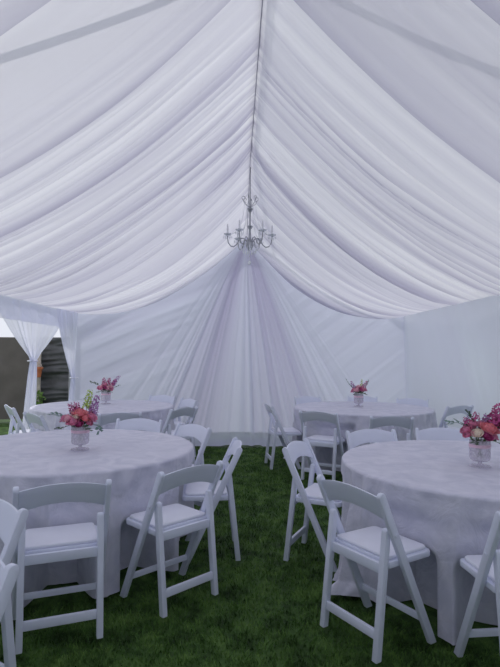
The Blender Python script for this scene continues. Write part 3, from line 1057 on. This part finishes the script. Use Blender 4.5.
# ------------------------------------------------------------------ chandelier
def chandelier():
    cx, cy, _ = tp(0.188, 7.2)
    root = thing('chandelier', 'silver candle-arm chandelier with crystal drops hanging from the ridge', 'chandelier', (cx, cy, 2.70))
    Z = lambda z: z - 2.70
    bm = bmesh.new()
    tube(bm, [(0, 0, Z(4.10)), (0, 0, Z(3.60))], 0.008, 8)
    obj('hanging_rod', bm, M_silver, root)
    bm = bmesh.new()
    lathe(bm, [(0.0, Z(2.90)), (0.03, Z(2.92)), (0.055, Z(2.97)), (0.05, Z(3.02)), (0.02, Z(3.05)), (0.014, Z(3.20)), (0.04, Z(3.235)), (0.042, Z(3.25)),
               (0.012, Z(3.265)), (0.011, Z(3.44)), (0.018, Z(3.45)), (0.042, Z(3.49)), (0.04, Z(3.50)), (0.012, Z(3.52)), (0.012, Z(3.66)), (0.0, Z(3.68))], 16)
    obj('centre_column', bm, M_silver, root)
    # crown of scrolls at the top
    for k in range(6):
        a = 2 * PI * k / 6 + 0.3
        d = Vector((math.cos(a), math.sin(a), 0))
        bm = bmesh.new()
        pts = [d * 0.012 + Vector((0, 0, Z(3.52)))]
        for q in range(1, 6):
            pts.append(d * (0.012 + 0.085 * math.sin(q / 5 * PI / 2)) + Vector((0, 0, Z(3.54) + 0.075 * (1 - math.cos(q / 5 * PI / 2)))))
        c = d * 0.092 + Vector((0, 0, Z(3.645)))
        for q in range(10):
            b = -PI / 2 + q * 0.62
            rr = 0.034 * (1 - q * 0.065)
            pts.append(c + d * rr * math.cos(b) * 1.0 + Vector((0, 0, rr * math.sin(b))))
        tube(bm, pts, 0.0045, 6)
        obj('crown_scroll', bm, M_silver, root)
    n = 6
    for k in range(n):
        a = 2 * PI * k / n + 0.06
        d = Vector((math.cos(a), math.sin(a), 0))
        bm = bmesh.new()
        ctrl = [(0.03, 3.02), (0.07, 3.07), (0.12, 3.08), (0.155, 3.04), (0.185, 2.985), (0.225, 2.955), (0.268, 2.965), (0.30, 3.01), (0.312, 3.07), (0.313, 3.115)]
        pts = [d * r + Vector((0, 0, Z(z))) for r, z in ctrl]
        tube(bm, pts, 0.008, 8)
        arm = obj('arm', bm, M_silver, root)
        ex, ey = d.x * 0.313, d.y * 0.313
        bm = bmesh.new()
        lathe(bm, [(0.0, Z(3.105)), (0.03, Z(3.112)), (0.055, Z(3.13)), (0.058, Z(3.137)), (0.02, Z(3.128)), (0.0, Z(3.126))], 14, ex, ey)
        obj('drip_tray', bm, M_crystal, arm)
        bm = bmesh.new()
        lathe(bm, [(0.015, Z(3.128)), (0.015, Z(3.215)), (0.008, Z(3.22)), (0.012, Z(3.235)), (0.008, Z(3.26)), (0.0, Z(3.28))], 10, ex, ey)
        obj('candle', bm, M_candle, arm)
        # prisms under the tray
        bm = bmesh.new()
        for j in range(6):
            b = 2 * PI * j / 6
            px, py = ex + 0.05 * math.cos(b), ey + 0.05 * math.sin(b)
            lathe(bm, [(0.0, Z(3.125)), (0.0035, Z(3.12)), (0.0, Z(3.114)), (0.006, Z(3.10)), (0.0075, Z(3.08)), (0.0, Z(3.065))], 6, px, py)
        obj('crystal_drop', bm, M_crystal, arm)
        # swag of beads crown -> arm, and arm tip -> hub
        bm = bmesh.new()
        for q in range(22):
            t = q / 21
            r = 0.08 + (0.285 - 0.08) * t ** 1.6
            z = 3.56 + (3.12 - 3.56) * t - 0.10 * math.sin(PI * t)
            c = d * r + Vector((0, 0, Z(z)))
            bmesh.ops.create_icosphere(bm, subdivisions=1, radius=0.0062, matrix=Matrix.Translation(c))
        tube(bm, [d * (0.08 + 0.205 * (q / 21) ** 1.6) + Vector((0, 0, Z(3.56 - 0.44 * q / 21 - 0.10 * math.sin(PI * q / 21)))) for q in range(22)], 0.0022, 5)
        obj('bead_strand', bm, M_crystal, root)
        a2 = a + PI / n
        d2 = Vector((math.cos(a2), math.sin(a2), 0))
        bm = bmesh.new()
        c = d2 * 0.10
        tube(bm, [d2 * 0.03 + Vector((0, 0, Z(3.0))), d2 * 0.07 + Vector((0, 0, Z(3.01))), d2 * 0.10 + Vector((0, 0, Z(2.965)))], 0.004, 6)
        lathe(bm, [(0.0, Z(2.96)), (0.005, Z(2.952)), (0.0, Z(2.943)), (0.011, Z(2.915)), (0.013, Z(2.895)), (0.0, Z(2.865))], 6, c.x, c.y)
        obj('crystal_drop', bm, M_crystal, root)
    # a fringe of small prisms round the hub
    for k in range(12):
        a = 2 * PI * k / 12
        r = 0.135 if k % 2 else 0.06
        zt = 2.99 if k % 2 else 2.93
        bm = bmesh.new()
        tube(bm, [(0.04 * math.cos(a), 0.04 * math.sin(a), Z(2.99)), (r * math.cos(a), r * math.sin(a), Z(zt))], 0.0025, 5)
        lathe(bm, [(0.0, Z(zt)), (0.006, Z(zt - .008)), (0.0, Z(zt - .016)), (0.009, Z(zt - .04)), (0.011, Z(zt - .058)), (0.0, Z(zt - .085))], 6, r * math.cos(a), r * math.sin(a))
        obj('crystal_drop', bm, M_crystal, root)
    bm = bmesh.new()
    tube(bm, [(0, 0, Z(2.905)), (0, 0, Z(2.76))], 0.002, 5)
    lathe(bm, [(0.0, Z(2.765)), (0.02, Z(2.75)), (0.026, Z(2.733)), (0.02, Z(2.712)), (0.0, Z(2.70))], 8)
    lathe(bm, [(0.0, Z(2.84)), (0.012, Z(2.83)), (0.0, Z(2.815))], 8)
    obj('crystal_ball', bm, M_crystal, root)
    return root


chandelier()

# ------------------------------------------------------------------ beyond the open side
def flat_fence():
    root = thing('screen_fence', 'brownish grey mesh screen fence outside, left of the tied curtain', 'fence', tp(-4.6, 11.2))
    loc = np.array(root.location)
    ys = np.linspace(-8.2, -4.36, 120); zs = np.linspace(0.03, 1.76, 30)
    Xg, Zg = np.meshgrid(ys, zs, indexing='ij')
    Yg = 11.2 + 0.015 * noise2(Xg * 3, Zg * 3, 800)
    mesh_obj('mesh_panel', grid_mesh('mesh_panel', tpn(np.stack([Xg, Yg, Zg], -1)) - loc), M_mesh, root)
    for x in (-8.2, -6.3, -5.35, -4.42):
        bm = bmesh.new(); tube(bm, [np.array(tp(x, 11.25, 0)) - loc, np.array(tp(x, 11.25, 1.78)) - loc], 0.022, 8)
        obj('post', bm, M_mesh, root)
    bm = bmesh.new()
    for z in (1.76, 0.95):
        tube(bm, [np.array(tp(-8.2, 11.23, z)) - loc, np.array(tp(-4.42, 11.23, z)) - loc], 0.016, 6)
    obj('rail', bm, M_mesh, root)
    r2 = thing('tarp_fence', 'wrinkled black plastic tarp fence outside between the two curtains', 'fence', tp(-3.3, 11.2))
    loc = np.array(r2.location)
    xs = np.linspace(-4.34, -1.0, 160); zs = np.linspace(0.02, 1.78, 70)
    Xg, Zg = np.meshgrid(xs, zs, indexing='ij')
    w = Zg + 0.10 * Xg + 0.05 * np.sin(Xg * 4)
    Yg = 11.2 + 0.05 * noise2(w * 9, Xg * 1.3, 810) + 0.03 * noise2(w * 22, Xg * 2.2, 811)
    mesh_obj('tarp', grid_mesh('tarp', tpn(np.stack([Xg, Yg, Zg], -1)) - loc), M_tarp, r2)
    for x in (-4.0, -2.5, -1.0):
        bm = bmesh.new(); tube(bm, [np.array(tp(x, 11.32, 0)) - loc, np.array(tp(x, 11.32, 1.8)) - loc], 0.025, 8)
        obj('post', bm, M_wood, r2)


flat_fence()
bm = bmesh.new()
box(bm, (0, 0, 0.80), (0.14, 0.05, 1.60))
bevel(bm, 0.006)
o = obj('wooden_post', bm, M_wood)
o.location = tp(-4.17, 11.05)
tag(o, 'pale wooden fence post outside behind the right edge of the tied curtain', 'post')
pot = thing('hanging_pot', 'small orange terracotta pot hung on the wooden post outside', 'pot', tp(-4.12, 10.87, 0.94))
bm = bmesh.new()
lathe(bm, [(0.0, 0.0), (0.085, 0.0), (0.115, 0.17), (0.13, 0.17), (0.13, 0.21), (0.115, 0.21), (0.09, 0.03), (0.0, 0.03)], 18)
obj('pot_body', bm, M_orange, pot)
bm = bmesh.new(); tube(bm, [(-0.12, 0, 0.20), (-0.05, 0.02, 0.36), (0.0, 0.06, 0.42), (0.05, 0.02, 0.36), (0.12, 0, 0.20)], 0.006, 6)
obj('hanger', bm, M_wood, pot)
shrub = thing('shrub', 'small bright green shrub outside below the orange pot', 'plant', tp(-4.07, 10.75))
R = random.Random(5)
bm = bmesh.new()
for k in range(420):
    a = R.uniform(0, 2 * PI); z = R.random(); rad = 0.24 * math.sqrt(R.random()) * (1 - 0.55 * z)
    c = Vector((rad * math.cos(a), rad * math.sin(a), 0.06 + 0.60 * z))
    d = Vector((R.uniform(-1, 1), R.uniform(-1, 1), R.uniform(-.2, 1))).normalized(); e = d.orthogonal().normalized()
    s = R.uniform(.04, .075)
    bm.faces.new([bm.verts.new(p) for p in (c, c + d * s * .5 + e * s * .3, c + d * s, c + d * s * .5 - e * s * .3)])
obj('foliage', bm, M_shrub, shrub, sharp=None)
bm = bmesh.new()
for k in range(5):
    a = k * 1.26
    tube(bm, [(0, 0, 0), (0.05 * math.cos(a), 0.05 * math.sin(a), 0.25), (0.13 * math.cos(a), 0.13 * math.sin(a), 0.5)], 0.006, 5)
obj('stem', bm, M_stem, shrub)

# ------------------------------------------------------------------ light
w = bpy.data.worlds.new('overcast sky')
bpy.context.scene.world = w
w.use_nodes = True
nt = w.node_tree
nt.nodes.clear()
out = nt.nodes.new('ShaderNodeOutputWorld')
bg = nt.nodes.new('ShaderNodeBackground')
bg.inputs['Color'].default_value = (0.88, 0.91, 1.0, 1)
bg.inputs['Strength'].default_value = 0.92
nt.links.new(bg.outputs[0], out.inputs[0])
ld = bpy.data.lights.new('sun', 'SUN')
ld.energy = 1.4; ld.angle = 0.03; ld.color = (1.0, 0.97, 0.93)
lo = bpy.data.objects.new('sun', ld); C.objects.link(lo)
lo.rotation_euler = Vector((0.35, -0.35, -0.87)).to_track_quat('-Z', 'Y').to_euler()

# ------------------------------------------------------------------ camera
cam = bpy.data.cameras.new('camera')
cam.sensor_fit = 'HORIZONTAL'; cam.sensor_width = 36.0
cam.lens = 517.14 / 500 * 36.0
cam.clip_start = 0.05; cam.clip_end = 200
co = bpy.data.objects.new('camera', cam); C.objects.link(co)
p, rho = 0.0399, 0.0082
f = Vector((0, math.cos(p), math.sin(p))); u0 = Vector((0, -math.sin(p), math.cos(p))); r0 = Vector((1, 0, 0))
rt = math.cos(rho) * r0 + math.sin(rho) * u0
up = -math.sin(rho) * r0 + math.cos(rho) * u0
m = Matrix((rt, up, -f)).transposed().to_4x4()
m.translation = Vector((0, 0, 1.454))
co.matrix_world = m
sc = bpy.context.scene
sc.camera = co
sc.cycles.use_denoising = True
sc.cycles.max_bounces = 10
sc.cycles.diffuse_bounces = 7
sc.cycles.transparent_max_bounces = 12
sc.view_settings.view_transform = 'Standard'
sc.view_settings.look = 'None'
sc.view_settings.exposure = 0.0
